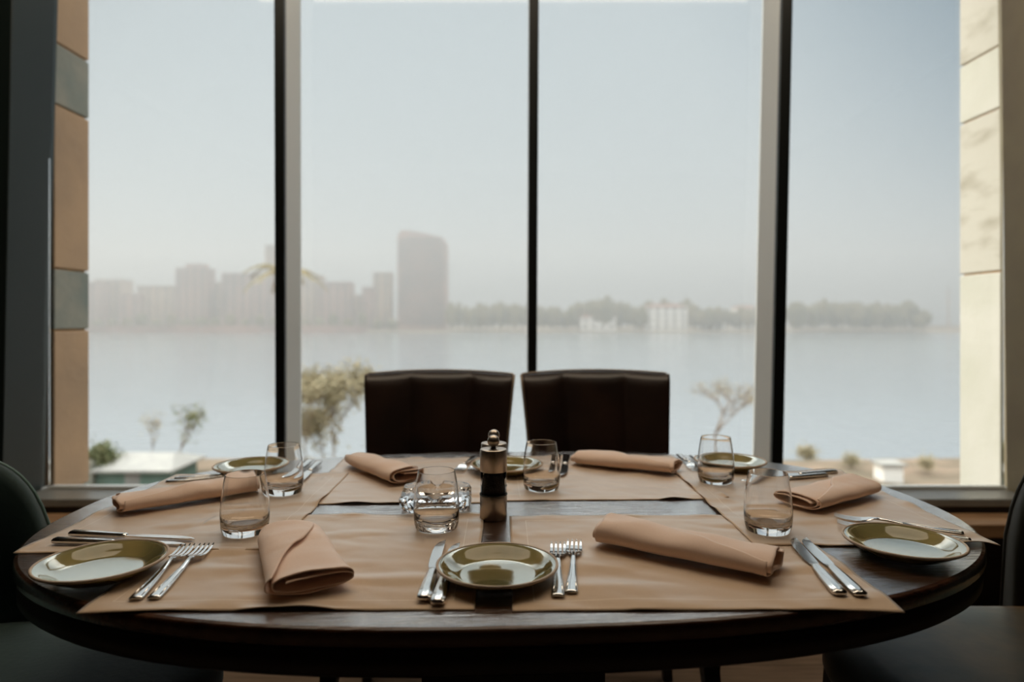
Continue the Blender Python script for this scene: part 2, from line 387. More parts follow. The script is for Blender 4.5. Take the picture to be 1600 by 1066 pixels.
placemat(*RBR, .0004, .03, 'tan linen placemat in front of the right brown leather chair', 9.9, over=(RBL,))
placemat(-.792, -.385, 1.055, 1.585, .0004, .02, 'tan linen placemat at the left end of the table beside the green chair', 12.4, over=(RFL, RBL))
placemat(.393, .795, 1.085, 1.612, .0004, .01, 'tan linen placemat hanging over the right end of the table', 15.8, over=(RFR, RBR))
ZM = TOP + .0030   # resting height on cloth

# ------------------------------------------------------------------ plates
def make_plate():
    t = empty('side_plate')
    prof = [(0,.004),(.052,.004),(.058,.0055),(.066,.0105),(.076,.0165),(.0835,.0198),(.0865,.0198),(.0868,.0178),(.0835,.0150),(.074,.0095),(.062,.003),(.057,0),(.050,0),(.048,.0016),(0,.0016)]
    body = obj('plate_body', lathe(bmesh.new(), prof, 96), M['plate'], t, True)
    rim = [(.0832,.0197),(.0838,.0206),(.0850,.0210),(.0864,.0208),(.0873,.0198),(.0873,.0182),(.0866,.0172),(.0855,.0172),(.0855,.0185),(.084,.0190)]
    r = obj('rim', lathe(bmesh.new(), rim, 96, close=True), M['plate_rim'], t, True); r['label'] = 'bare clay rim'
    return t
p0 = make_plate()
plates = [(-.021,.950,'olive glazed round side plate at the near edge in the middle of the table'),
 (-.594,.965,'olive glazed side plate at the near left curve of the table beside two forks'),
 (.618,1.052,'olive glazed side plate at the near right curve of the table over a fork handle'),
 (-.626,1.600,'olive glazed side plate at the far left of the table behind two tumblers'),
 (-.012,1.610,'olive glazed side plate at the far side, partly hidden by the pepper mill'),
 (.545,1.665,'olive glazed side plate at the far right of the table behind a tumbler')]
for i, (x, y, lb) in enumerate(plates):
    t = p0 if i == 0 else copy_tree(p0)
    t.location = (x, y, ZM+.0004 if i not in (5,) else TOP+.0005); t.rotation_euler = (0, 0, i*1.1)
    tag(t, lb, 'plate', 'olive side plates on the table')
for i in (3,): pass

# ------------------------------------------------------------------ tumblers
def glass_prof():
    out = [(0,.0008),(.028,.0),(.0340,.0010),(.0368,.004),(.0388,.012),(.0401,.024),(.0404,.036),(.0397,.052),(.0378,.070),(.0352,.088),(.0326,.1015),(.0324,.1021)]
    inn = [(.0320,.1024),(.0316,.1020),(.0317,.1015),(.0343,.088),(.0369,.070),(.0387,.052),(.0393,.036),(.0387,.028),(.0362,.0205),(.031,.0165),(.020,.0138),(.009,.0130),(0,.0128)]
    return out + inn
gl = obj('water_tumbler', lathe(bmesh.new(), glass_prof(), 64), M['glass'], None, True)
glasses = [(383,836,'empty clear tumbler beside the rolled napkin at the left end, nearest on the left'),
 (443.5,773,'empty clear tumbler in front of the far left plate and two knives'),
 (682,829,'empty clear tumbler in front of the crystal ashtray'),
 (846,767,'empty clear tumbler just right of the pepper mill'),
 (1118.5,756,'empty clear tumbler in front of the far right plate'),
 (1200,833,'empty clear tumbler above the tips of the near right knives')]
for i, (px, py, lb) in enumerate(glasses):
    o = gl if i == 0 else copy_tree(gl)
    x, y = P(px, py); o.location = (x, y, ZM + .0003); tag(o, lb, 'glass', 'clear water tumblers on the table')

# ------------------------------------------------------------------ cutlery
def strip(bm, st, th=.0022, crown=0.0):
    """st: (y, halfwidth, z_mid) stations -> closed flat bar with rounded top"""
    rings = []
    for y, hw, z in st:
        t = th/2
        rings.append([(-hw, y, z), (-hw*.85, y, z-t), (hw*.85, y, z-t), (hw, y, z), (hw*.8, y, z+t), (hw*.35, y, z+t+crown), (-hw*.35, y, z+t+crown), (-hw*.8, y, z+t)])
    return loft(bm, rings)
def make_fork():
    t = empty('dinner_fork')
    b = bmesh.new()
    strip(b, [(0,.0080,.0022),(.004,.0092,.0022),(.03,.0082,.0024),(.06,.0066,.0032),(.09,.0050,.0052),(.115,.0038,.0080),(.130,.0034,.0092)], .0030, .0009)
    for s in (-1, 1): tube(b, [(s*.0062,.006,.0042),(s*.0050,.04,.0044),(s*.0032,.09,.0072)], .0008, 6)
    obj('handle', b, M['steel'], t, True)
    h = bmesh.new()
    strip(h, [(.128,.0034,.0090),(.134,.0050,.0090),(.140,.0098,.0080),(.147,.0124,.0062),(.155,.0128,.0046)], .0020)
    for k in range(4):
        xx = (k-1.5)*.0069
        r = []
        for y, hw, z in [(.1535,.0026,.0047),(.165,.0023,.0036),(.180,.0019,.0040),(.192,.0014,.0058),(.199,.0007,.0075)]:
            r.append([(xx-hw,y,z-.0009),(xx+hw,y,z-.0009),(xx+hw,y,z+.0009),(xx-hw,y,z+.0009)])
        loft(h, r)
    obj('tines', h, M['steel'], t, False)
    return t, .199
def make_knife():
    t = empty('dinner_knife')
    b = bmesh.new()
    rings = []
    for y, hw, hh in [(0,.0075,.0036),(.003,.0102,.0046),(.03,.0098,.0045),(.06,.0090,.0041),(.085,.0080,.0036),(.096,.0066,.0034),(.100,.0064,.0036),(.104,.0048,.0022)]:
        ring = []
        for k in range(24):
            a = 2*pi*k/24; fl = 1 - .16*(k % 3 == 0) * (y < .09)
            ring.append((hw*cos(a)*fl, y, .0048 + hh*sin(a)*fl))
        rings.append(ring)
    loft(b, rings)
    obj('handle', b, M['steel'], t, True)
    h = bmesh.new(); rings = []
    for y, l, r in [(.102,-.0050,.0050),(.112,-.0076,.0066),(.125,-.0090,.0070),(.150,-.0097,.0070),(.180,-.0097,.0070),(.200,-.0086,.0070),(.214,-.0056,.0070),(.223,-.0012,.0067),(.229,.0040,.0062)]:
        rings.append([(l, y, .0046), (r, y, .0034), (r, y, .0060), (l, y, .0048)])
    loft(h, rings)
    obj('blade', h, M['steel'], t, False)
    return t, .229
fork0, FL_ = make_fork(); knife0, KL = make_knife()
used = {'f': False, 'k': False}
def lay(kind, end, tip, label, dz=0, roll=0, ze=None):
    """end / tip: handle end and tip as (x, y) on the table"""
    src, ln = (fork0, FL_) if kind == 'f' else (knife0, KL)
    o = src if not used[kind] else copy_tree(src); used[kind] = True
    a = math.atan2(tip[1]-end[1], tip[0]-end[0]) - pi/2
    m = ((end[0]+tip[0])/2, (end[1]+tip[1])/2)
    o.location = (m[0]+sin(a)*ln/2, m[1]-cos(a)*ln/2, ZM+.0004+dz); o.rotation_euler = (0, 0, a)
    tag(o, label, 'fork' if kind == 'f' else 'knife', 'steel forks on the table' if kind == 'f' else 'steel knives on the table')
    return o
zc = TOP+.006
def pp(px, py): return P(px, py, zc)
lay('k', pp(663,936), pp(690,848), 'steel knife left of the middle near plate, the outer one of the pair')
lay('k', pp(686,936), pp(711,856), 'steel knife touching the left rim of the middle near plate', roll=1)
lay('f', pp(872,938), pp(872,847), 'smaller-looking steel fork touching the right rim of the middle near plate')
lay('f', pp(892,938), pp(898,840), 'steel fork right of the middle near plate, the one farther from the plate')
lay('f', pp(206,940), pp(297,852), 'steel fork beside the near left plate, the one closer to the plate')
lay('f', pp(231,942), pp(329,849), 'steel fork beside the near left plate, the one closer to the folded napkin')
lay('k', pp(85,846), pp(293,852), 'steel knife at the left end, handle partly hidden by the near left plate')
lay('k', pp(99,834), pp(320,844), 'steel knife at the left end, the one farther from the near left plate')
lay('k', pp(1312,929), pp(1237,843), 'steel knife near the right end of the near edge, nearest the large rolled napkin')
lay('k', pp(1342,929), pp(1256,845), 'steel knife near the right end of the near edge, nearest the right plate')
lay('k', pp(485,720), pp(444,754), 'steel knife behind the far left tumbler, the left one of two')
lay('k', pp(499,722), pp(463,757), 'steel knife behind the far left tumbler, the right one of two')
lay('f', (-.100,1.780), (-.131,1.585), 'steel fork at the far side between napkin and pepper mill, left one')
lay('f', (-.068,1.780), (-.100,1.585), 'steel fork at the far side half hidden by the pepper mill')
lay('k', (.122,1.785), (.092,1.555), 'steel knife at the far side seen through the middle far tumbler, left one')
lay('k', (.146,1.78), (.118,1.55), 'steel knife at the far side right beside the one seen through the tumbler')
lay('f', (.452,1.800), (.444,1.605), 'steel fork between the far right napkin and tumbler, left one')
lay('f', (.484,1.785), (.474,1.590), 'steel fork behind the far right tumbler, beside the far right plate')
lay('f', pp(1507,833), pp(1302,808), 'steel fork at the right end lying behind the near right plate, the farther one')
lay('f', pp(1505,842), pp(1318,820), 'steel fork at the right end with its head behind the near right plate rim')
lay('k', pp(1316,737), pp(1165,748), 'steel knife behind the nearest right tumbler, the farther one')
lay('k', pp(1300,742), pp(1150,754), 'steel knife behind the nearest right tumbler, the closer one')
lay('f', (-.780,1.505), (-.585,1.535), 'steel fork left of the far left plate, the closer one of two')
lay('f', (-.775,1.535), (-.580,1.56), 'steel fork left of the far left plate, the farther one of two')

# ------------------------------------------------------------------ napkins
def napkin(a, b_, w, h, label, seed, turns=2.3, flare=(.0,.0), mirror=1, taper=0, diag=1.0, lay_z=0.0, squash=.0):
    ax, ay = a; bxx, by = b_
    ln = sqrt((bxx-ax)**2+(by-ay)**2); rz = math.atan2(by-ay, bxx-ax)
    ns, nt_ = 60, 150
    bm = bmesh.new(); V = []
    for i in range(ns+1):
        s = i/ns; row = []
        f0 = max(0, 1-s/.28)**2*flare[0]; f1 = max(0, 1-(1-s)/.28)**2*flare[1]
        ww = w*(1+taper*(s-.5)+f0+f1)*(1+.04*noise.noise(Vector((s*4, seed, 0))))
        hh = h*(1+.12*noise.noise(Vector((s*3, seed, 7))))*(1+.6*f0+.6*f1)
        th0 = pi*(.18+.62*diag*s) if diag > 0 else pi*(.18+.62*(-diag)*(1-s))
        for k in range(nt_+1):
            th = th0 + (turns*2*pi-th0)*k/nt_
            q = th/(2*pi)
            ra = ww/2*(1-.085*q); rb = hh/2*(1-.27*q) if q < 3.2 else hh/2*.14
            c, sn = cos(th), sin(th)
            n_ = 2.6
            y = ra*math.copysign(abs(c)**(2/n_), c)*mirror
            z = rb*math.copysign(abs(sn)**(2/n_*1.1), sn) + (-.0012*q)
            y += (.004*q)*mirror
            x = (s-.5)*ln
            nn = noise.noise(Vector((x*16+seed, y*22, z*30+q)))
            n2 = noise.noise(Vector((x*45+seed, y*10+q*3, seed)))
            amp = .0035 if q < 1 else .0015
            z2 = z + hh/2 + (nn*amp + n2*.0008)*(1 if z > -hh*.2 else .15) - squash*hh*abs(y/(ww/2))**2*.5*(z > 0)
            x2 = x + .010*noise.noise(Vector((q*3.1+seed, y*20, s)))*(abs(s-.5)*2)**4 + .004*(q-1)*(2*s-1)*(abs(s-.5)*2)**6
            row.append(bm.verts.new((x2, y + nn*.002, max(.0014, z2+.0012))))
        V.append(row)
    for i in range(ns):
        for k in range(nt_): bm.faces.new((V[i][k], V[i][k+1], V[i+1][k+1], V[i+1][k]))
    o = obj('folded_napkin', bm, M['linen_napkin'], None, True, ((ax+bxx)/2, (ay+by)/2, ZM+.0006+lay_z), rz)
    sd = o.modifiers.new('thickness', 'SOLIDIFY'); sd.thickness = .0016; sd.offset = 0
    tag(o, label, 'napkin', 'rolled cloth napkins on the table'); return o
napkin((-.752,1.270), (-.545,1.425), .084, .034, 'pinkish beige napkin rolled up at the left end of the table', 2.2, flare=(.10,-.1), diag=-1)
napkin((-.372,1.100), (-.270,.885), .108, .038, 'pinkish beige napkin folded thick with its open roll at the near left edge', 5.1, turns=2.4, flare=(-.12,.06), taper=.1)
napkin((.150,1.105), (.378,.955), .092, .040, 'largest-looking pinkish beige rolled napkin lying diagonally at the near right', 8.4, flare=(-.05,.02), diag=1, turns=2.2)
napkin((-.398,1.690), (-.238,1.485), .082, .038, 'pinkish beige napkin rolled in front of the left brown leather chair', 11.7, flare=(-.2,.02), diag=-1)
napkin((.165,1.700), (.392,1.590), .088, .036, 'pinkish beige napkin rolled in front of the right brown leather chair', 14.3, flare=(-.2,.05), diag=1)
napkin((.555,1.290), (.748,1.420), .100, .034, 'pinkish beige napkin folded flat at the right end of the table', 17.9, turns=2.5, flare=(.0,-.05), diag=-1)

# ------------------------------------------------------------------ mills
def make_mill(fill):
    t = empty('pepper_mill' if fill == 'pepper' else 'salt_mill')
    o = obj('base', lathe(bmesh.new(), [(0,.0),(.0240,.0),(.0252,.0012),(.0252,.0440),(.0245,.0455),(0,.0455)], 64), M['brushed'], t, True)
    lathe_w = [(.0240,.0455),(.0240,.0900),(.0222,.0900),(.0222,.0455)]
    obj('clear_chamber', lathe(bmesh.new(), lathe_w, 64, close=True), M['acrylic'], t, True)
    b = lathe(bmesh.new(), [(0,.0456),(.0214,.0456),(.0216,.060),(.0214,.0760),(.018,.0835),(.009,.0865),(0,.0872)], 48)
    for v in b.verts: v.co += Vector((1,1,1))*.0009*noise.noise(v.co*260)
    obj('peppercorns' if fill == 'pepper' else 'salt', b, M[fill], t, True)
    obj('ring', lathe(bmesh.new(), [(.0246,.0445),(.0258,.0449),(.0258,.0465),(.0246,.0470)], 64, close=True), M['black_metal'], t, True)
    obj('cap', lathe(bmesh.new(), [(0,.0885),(.0246,.0885),(.0252,.0895),(.0252,.1275),(.0244,.1292),(.021,.1298),(.008,.1300),(.0048,.1320),(.0045,.1350),(0,.1350)], 64), M['brushed'], t, True)
    k = [(0,.1330)]+[(.0115*sin(pi*i/24), .1440-.0115*cos(pi*i/24)) for i in range(3, 24)]+[(0,.1555)]
    obj('knob', lathe(bmesh.new(), k, 40), M['brushed'], t, True)
    return t
m = make_mill('pepper'); x, y = P(771, 810); m.location = (x, y, TOP+.0001); tag(m, 'brushed steel pepper mill with ball knob and clear band full of black peppercorns', 'pepper mill')
m = make_mill('salt'); m.location = (-.0355, 1.302, TOP+.0003); tag(m, 'second steel mill standing hidden behind the pepper mill, only its knob and top show', 'salt mill')

# ------------------------------------------------------------------ crystal ashtray
def ashtray():
    n = 96; bm = bmesh.new(); rings = []
    def outer(a, r0):   # square with cut corners
        a2 = (a + pi/4) % (pi/2) - pi/4
        r = r0/cos(a2); c = r0*1.22/cos(abs(a2)-pi/4) if abs(a2) > .2 else 9
        return min(r, c)
    def notch(a):
        k = (a + pi/4) % (pi/2) - pi/4
        return max(0, 1-(abs(k)/.22)**2)
    def facet(a): return .0016*abs(sin(a*18))
    spec = [(.052,0,0),(.060,.003,0),(.068,.013,1),(.070,.024,1),(.065,.032,0)]
    for r0, z, f in spec: rings.append([((outer(2*pi*k/n, r0)-(facet(2*pi*k/n) if f else 0))*cos(2*pi*k/n), (outer(2*pi*k/n, r0)-(facet(2*pi*k/n) if f else 0))*sin(2*pi*k/n), z - (.008*notch(2*pi*k/n) if z > .03 else 0)) for k in range(n)])
    for r, z in [(.050,.0315),(.044,.022),(.036,.013),(.018,.0105)]:
        rings.append([(r*cos(2*pi*k/n), r*sin(2*pi*k/n), z - (.008*notch(2*pi*k/n) if z > .03 else 0)) for k in range(n)])
    return loft(bm, rings)
o = obj('glass_ashtray', ashtray(), M['crystal'], None, False, (-.150, 1.318, TOP+.0022), radians(4))
tag(o, 'thick faceted crystal ashtray left of the pepper mill', 'ashtray')

# ------------------------------------------------------------------ brown leather chairs
def make_leather_chair():
    t = empty('leather_dining_chair')      # faces -Y, origin on the floor under the seat centre
    # seat
    bm = bmesh.new(); rings = []
    for i_, z in [(.03,.415),(.006,.42),(0,.43),(0,.465),(.012,.482),(.05,.49)]:
        rings.append([(*sell(.225-i_, .225-i_, 6, k, 64), z) for k in range(64)])
    obj('seat', loft(bm, rings), M['leather'], t, True)
    # padded back in three upright channels, wrapped round the sitter
    nu, nv = 60, 24
    def pt(u, v, side):
        hw = .196 + .036*v**1.4
        puff = 0
        seams = (-1.02, -.42, .42, 1.02)
        for a, b_ in zip(seams, seams[1:]):
            if a <= u <= b_: q = (u-a)/(b_-a); puff = max(0, sin(pi*q))**.4
        puff *= min(1, (1-v)/.06+.25) if v > .9 else 1
        y0 = .20 + .075*v + .035*v*v - .050*abs(u)**2.2
        ztop = .485 + .008*(1-u*u)
        z = .44 + v*(ztop+.022)
        return Vector((u*hw, y0 + (-(.012+.024*puff) if side else .022), z))
    bm = bmesh.new()
    A = [[bm.verts.new(pt(-1+2*i/nu, j/nv, 1)) for i in range(nu+1)] for j in range(nv+1)]
    B = [[bm.verts.new(pt(-1+2*i/nu, j/nv, 0)) for i in range(nu+1)] for j in range(nv+1)]
    for j in range(nv):
        for i in range(nu):
            bm.faces.new((A[j][i], A[j][i+1], A[j+1][i+1], A[j+1][i])); bm.faces.new((B[j][i+1], B[j][i], B[j+1][i], B[j+1][i+1]))
        bm.faces.new((A[j][0], A[j+1][0], B[j+1][0], B[j][0])); bm.faces.new((A[j][nu], B[j][nu], B[j+1][nu], A[j+1][nu]))
    for i in range(nu):
        bm.faces.new((A[nv][i], A[nv][i+1], B[nv][i+1], B[nv][i])); bm.faces.new((A[0][i], B[0][i], B[0][i+1], A[0][i+1]))
    bmesh.ops.recalc_face_normals(bm, faces=bm.faces)
    bk = obj('backrest', bm, M['leather'], t, True)
    b = bmesh.new()
    for u in (-1, 1): tube(b, [pt(u, j/12, 0) + Vector((u*.001, -.010, 0)) for j in range(13)], .0065, 8)
    tube(b, [pt(-1+2*i/24, 1, 0) + Vector((0, 0, .002)) for i in range(25)], .003, 8)
    pi_ = obj('piping', b, M['leather_lit_edge'], bk, True); pi_['label'] = 'tan piping coloured as the lit edge of the back'
    for sx in (-1, 1):
        for sy in (-1, 1):
            b = bmesh.new()
            lean = .03 if sy > 0 else 0
            r = []
            for z, hw, off in ((0,.0135,lean+.0), (.25,.020,lean*.4), (.425,.025,0)):
                cx, cy = sx*(.205 if sy < 0 else .192) + sx*(.025 if z == 0 else 0), sy*.190 + off
                r.append([(cx-hw,cy-hw,z),(cx+hw,cy-hw,z),(cx+hw,cy+hw,z),(cx-hw,cy+hw,z)])
            loft(b, r); obj('leg', b, M['wood_dark'], t)
    return t
c0 = make_leather_chair()
c0.location = (-.238, 1.83, 0); c0.rotation_euler = (0, 0, radians(-2)); tag(c0, 'dark brown leather dining chair behind the table, left one of the pair by the window', 'chair', 'brown leather chairs behind the table')
c1 = copy_tree(c0); c1.location = (.278, 1.84, 0); c1.rotation_euler = (0, 0, radians(3)); tag(c1, 'dark brown leather dining chair behind the table, right one of the pair by the window')

# ------------------------------------------------------------------ tub chairs at the table ends
def make_tub(seatm, shellm, pipem, x0, x1, ax):
    cs = (x0+x1)/2; hl = (x1-x0)/2
    t = empty('tub_chair')        # faces +X; origin on the floor below the seat centre
    bm = bmesh.new()
    st = obj('seat', slab(hl, .275, 4, [(.03,.38),(.004,.39),(0,.40),(0,.455),(.012,.474),(.045,.482),(.12,.486)], 80), seatm, t, True); st.location.x = cs
    fm = radians(82); rings = []; pipe = []
    n = 72; zb, zt = .36, .822
    for k in range(n+1):
        f = -fm + 2*fm*k/n; q = abs(f/fm)
        z1 = zb+.08 + (zt-zb-.08)*sqrt(max(0, 1-q**7)) + .03*(cos(f))
        ri, ro = .285, .335; ca, sa = -cos(f), sin(f)
        tilt = .05*(z1-zb)
        ring = []
        prof = [(ri, zb), (ri+tilt, z1-.03), (ri+tilt+.006, z1-.010), (ri+tilt+.018, z1), (ro+tilt-.012, z1), (ro+tilt-.002, z1-.010), (ro+tilt, z1-.03), (ro, zb)]
        for r, z in prof: ring.append((ax+r*ca*1.0, r*sa*.93, z))
        rings.append(ring); pipe.append((ax+(ro+tilt-.003)*ca, (ro+tilt-.003)*sa*.93, z1-.001))
        
    bk = obj('backrest', loft(bm, rings), shellm, t, True)
    b = bmesh.new(); tube(b, pipe, .004, 8); obj('piping', b, pipem, bk, True)
    for sx in (-1, 1):
        for sy in (-1, 1):
            b = bmesh.new(); r = []
            for z, hw in ((0,.013), (.38,.021)):
                cx, cy = cs + sx*(hl-.065+(.03 if z == 0 else 0)), sy*(.205+(.02 if z == 0 else 0))
                r.append([(cx-hw,cy-hw,z),(cx+hw,cy-hw,z),(cx+hw,cy+hw,z),(cx-hw,cy+hw,z)])
            loft(b, r); obj('leg', b, M['wood_dark'], t)
    return t
M['velvet_pipe'] = mat('green_piping', (.10,.17,.15), .5)
M['dark_pipe'] = mat('dark_piping', (.02,.02,.015), .5)
M['dark_shell'] = mat('dark_chair_fabric', (.016,.018,.015), .6, col2=(.01,.012,.01), scale=6, sheen=.1)
tl = make_tub(M['velvet'], M['velvet'], M['velvet_pipe'], -.30, .42, .03); tl.location = (-.985, 1.165, 0)
tag(tl, 'dark green velvet tub chair with piped round back at the left end of the table', 'chair')
tr = make_tub(M['green_leather'], M['dark_shell'], M['dark_pipe'], -.38, .37, -.065); tr.location = (.99, 1.19, 0); tr.rotation_euler = (0, 0, pi); tr.scale = (1, 1, 1.045)
tag(tr, 'dark tub chair with a worn green leather seat, sun glow painted in brown, at the right end of the table', 'chair')

# ------------------------------------------------------------------ outdoors
WZ = EYE - 8.0         # water level
M['water'] = mat('river_water', (.21,.235,.255), .16, bump=.06, bscale=.9, bstretch=(.5,1.4,1), spec=.5, detail=4)
M['dirt'] = mat('dry_river_bank', (.25,.185,.135), .95, col2=(.13,.11,.075), scale=1.1, stretch=(.4,1,1), bump=.05, bscale=2)
M['far_ground'] = mat('far_bank_ground', (.20,.17,.13), .95, col2=(.28,.24,.18), scale=.05)
M['leaf_dry'] = mat('dry_yellow_leaves', (.33,.27,.16), .7, col2=(.25,.22,.13), scale=3)
M['leaf_green'] = mat('green_leaves', (.11,.14,.06), .7, col2=(.18,.17,.08), scale=3)
M['leaf_far'] = mat('far_leaves', (.11,.10,.045), .9, col2=(.19,.15,.07), scale=.2)
M['bark'] = mat('pale_bark', (.26,.19,.13), .9, col2=(.17,.12,.08), scale=6)
M['conc_pink'] = mat('pinkish_facade', (.40,.24,.19), .85, col2=(.24,.16,.14), scale=.06)
M['conc_sand'] = mat('sand_facade', (.46,.32,.22), .85, col2=(.28,.21,.16), scale=.06)
M['conc_white'] = mat('white_facade', (.94,.93,.90), .8, col2=(.86,.84,.80), scale=.3)
M['dark_window'] = mat('dark_window_glass', (.06,.065,.07), .2)
M['roof_red'] = mat('brown_roof', (.25,.14,.10), .85)

def grid(x0, x1, y0, y1, nx, ny, fz):
    bm = bmesh.new(); V = [[bm.verts.new((x0+(x1-x0)*i/nx, y0+(y1-y0)*j/ny, fz(x0+(x1-x0)*i/nx, y0+(y1-y0)*j/ny))) for i in range(nx+1)] for j in range(ny+1)]
    for j in range(ny):
        for i in range(nx): bm.faces.new((V[j][i], V[j][i+1], V[j+1][i+1], V[j+1][i]))
    return bm
tag(obj('river', grid(-700, 700, 20, 425, 4, 4, lambda x, y: WZ), M['water']), 'wide pale hazy river beyond the window', 'river', kind='structure')
def bank_z(x, y):
    sh = 39.5 + 1.6*noise.noise(Vector((x*.09, 0, 3)))
    t = max(0, min(1, (sh-y)/4))
    return WZ - .3 + t*.9 + .22*noise.noise(Vector((x*.4, y*.4, 0)))*t
tag(obj('river_bank', grid(-60, 60, 6, 44, 120, 60, bank_z), M['dirt'], None, True), 'dry brown near bank of the river', 'river bank', kind='structure')
tag(obj('far_bank', grid(-700, 700, 408, 760, 60, 10, lambda x, y: WZ + (min(1, (y-408)/10)*2.0 - .3) + .3*noise.noise(Vector((x*.05, y*.05, 0)))), M['far_ground'], None, True), 'far bank of the river', 'river bank', kind='structure')

FZ = WZ + 1.7
def pxz(py, d): return EYE + (HZ-py)*d/F
def building(px0, px1, ptop, d, m, label, floors=True, roof=None, name='apartment_building', deep=14, group=None, z0=FZ):
    x0, x1 = X(px0, d), X(px1, d); h = pxz(ptop, d) - z0; w = x1-x0
    t = empty(name, ((x0+x1)/2, d+deep/2, z0)); tag(t, label, 'building', group)
    obj('wall', bx(-w/2, w/2, -deep/2, deep/2, -.5, h), m, t)
    if floors:
        nf = max(1, int(h/3.3)); nw = max(2, int(w/5))
        b = bmesh.new()
        for i in range(nf):
            for j in range(nw):
                cx = -w/2 + (j+.5)*w/nw; cz = (i+.55)*h/nf
                box(b, cx-w/nw*.27, cx+w/nw*.27, -deep/2-.08, -deep/2+.1, cz-.75, cz+.75)
        tag(obj('windows', b, M['dark_window'], t), kind='stuff')
    if roof == 'pitched':
        r = loft(bmesh.new(), [[(-w/2-.4,-deep/2-.4,h),(w/2+.4,-deep/2-.4,h),(w/2+.4,deep/2+.4,h),(-w/2-.4,deep/2+.4,h)], [(-w/2+w*.2,-.3,h+2.2),(w/2-w*.2,-.3,h+2.2),(w/2-w*.2,.3,h+2.2),(-w/2+w*.2,.3,h+2.2)]])
        obj('roof', r, M['roof_red'], t)
    else:
        obj('parapet', bx(-w/2-.3, w/2+.3, -deep/2-.3, deep/2+.3, h-.02, h+.6), m, t)
    return t
P_, S_, Wt = M['conc_pink'], M['conc_sand'], M['conc_white']
bl = [(96,152,442,440,P_,'hazy pink apartment block on the far bank, leftmost, beside the stone pier'),
 (148,190,438,455,S_,'hazy sand coloured block on the far bank next to the leftmost pink one'),
 (186,218,460,445,P_,'lowest hazy block on the far bank in the leftmost pane'),
 (214,278,448,450,S_,'hazy broad block just left of the stepped tall one on the far bank'),
 (274,322,420,440,P_,'hazy tall stepped block in the middle of the leftmost pane'),
 (318,354,442,455,S_,'hazy low block right of the tall stepped one on the far bank'),
 (346,426,428,445,P_,'hazy wide block left of the left mullion on the far bank'),
 (414,446,384,470,S_,'thin hazy tower peeking out behind the left mullion'),
 (448,500,432,450,S_,'hazy block just right of the left mullion on the far bank'),
 (496,546,442,440,P_,'hazy flat block in the second pane left of the small pale tower'),
 (543,570,462,452,S_,'lowest hazy block in the second pane before the small pale tower'),
 (566,586,450,446,P_,'narrow shoulder block leaning on the small pale tower'),
 (583,609,427,448,S_,'small pale tower left of the big tower on the far bank')]
for a in bl:
    building(*a[:4], a[4], a[5], group='hazy buildings along the far bank')
# roof boxes on the stepped block
o = [c for c in COL.objects if c.get('label', '').startswith('hazy tall stepped')][0]
obj('roof_house', bx(-6, 6, -4, 4, 0, 3.2), P_, o).location = (1, 0, pxz(420, 440)-FZ+.3)
# the big tower, rounded front, sloping top
def tower():
    d = 440; x0, x1 = X(619, d), X(696, d); w = x1-x0
    t = empty('high_rise_tower', ((x0+x1)/2, d+10, FZ)); tag(t, 'tall pinkish tower with a rounded sloping top across the river', 'tower')
    def top(u): 
        z = pxz(359 + 12*max(0, u+.6)/1.6, d) - FZ
        return z - 3.5*max(0, (abs(u)-.8)/.2)**2
    n = 24; bm = bmesh.new()
    fr, bk = [], []
    us = [-1+2*i/n for i in range(n+1)]
    def yy(u): return -10 + 5*u*u
    Fb = [bm.verts.new((u*w/2, yy(u), -.5)) for u in us]; Ft = [bm.verts.new((u*w/2, yy(u), top(u))) for u in us]
    Bb = [bm.verts.new((u*w/2, 10, -.5)) for u in us]; Bt = [bm.verts.new((u*w/2, 10, top(u))) for u in us]
    for i in range(n):
        bm.faces.new((Fb[i], Fb[i+1], Ft[i+1], Ft[i])); bm.faces.new((Bb[i+1], Bb[i], Bt[i], Bt[i+1])); bm.faces.new((Ft[i], Ft[i+1], Bt[i+1], Bt[i]))
    bm.faces.new((Fb[0], Ft[0], Bt[0], Bb[0])); bm.faces.new((Fb[n], Bb[n], Bt[n], Ft[n]))
    bmesh.ops.recalc_face_normals(bm, faces=bm.faces)
    obj('wall', bm, P_, t)
    # storeys: recessed window bands curving with the facade
    for k in range(17):
        z = 4 + k*3.4
        b = bmesh.new(); A = []
        for u in us[1:-1]:
            if z+1.3 < top(u)-1: A.append(u)
        r = [[(u*w/2, yy(u)-.25, z), (u*w/2, yy(u)+.3, z), (u*w/2, yy(u)+.3, z+1.3), (u*w/2, yy(u)-.25, z+1.3)] for u in A]
        if len(r) > 2: obj('window_band', loft(b, r), M['dark_window'], t)
tower()
# white houses among the trees
for a in [(1008,1074,480,430,'white house with a pitched roof among the trees, largest on the far bank'),
          (908,962,496,425,'low white building at the waterline left of the large white house'),
          (1100,1135,490,440,'small white house right of the large white house'),
          (1150,1186,482,450,'pale house just left of the right mullion on the far bank')]:
    building(*a[:4], Wt, a[4], roof='pitched', name='house', deep=12, group='white houses on the far bank')
# embankment wall
eb = bx(X(60,415), X(575,415), 409.5, 411, WZ-.4, WZ+4.6)
tag(obj('embankment_wall', eb, M['conc_pink']), 'long embankment wall at the waterline below the hazy blocks', 'wall')
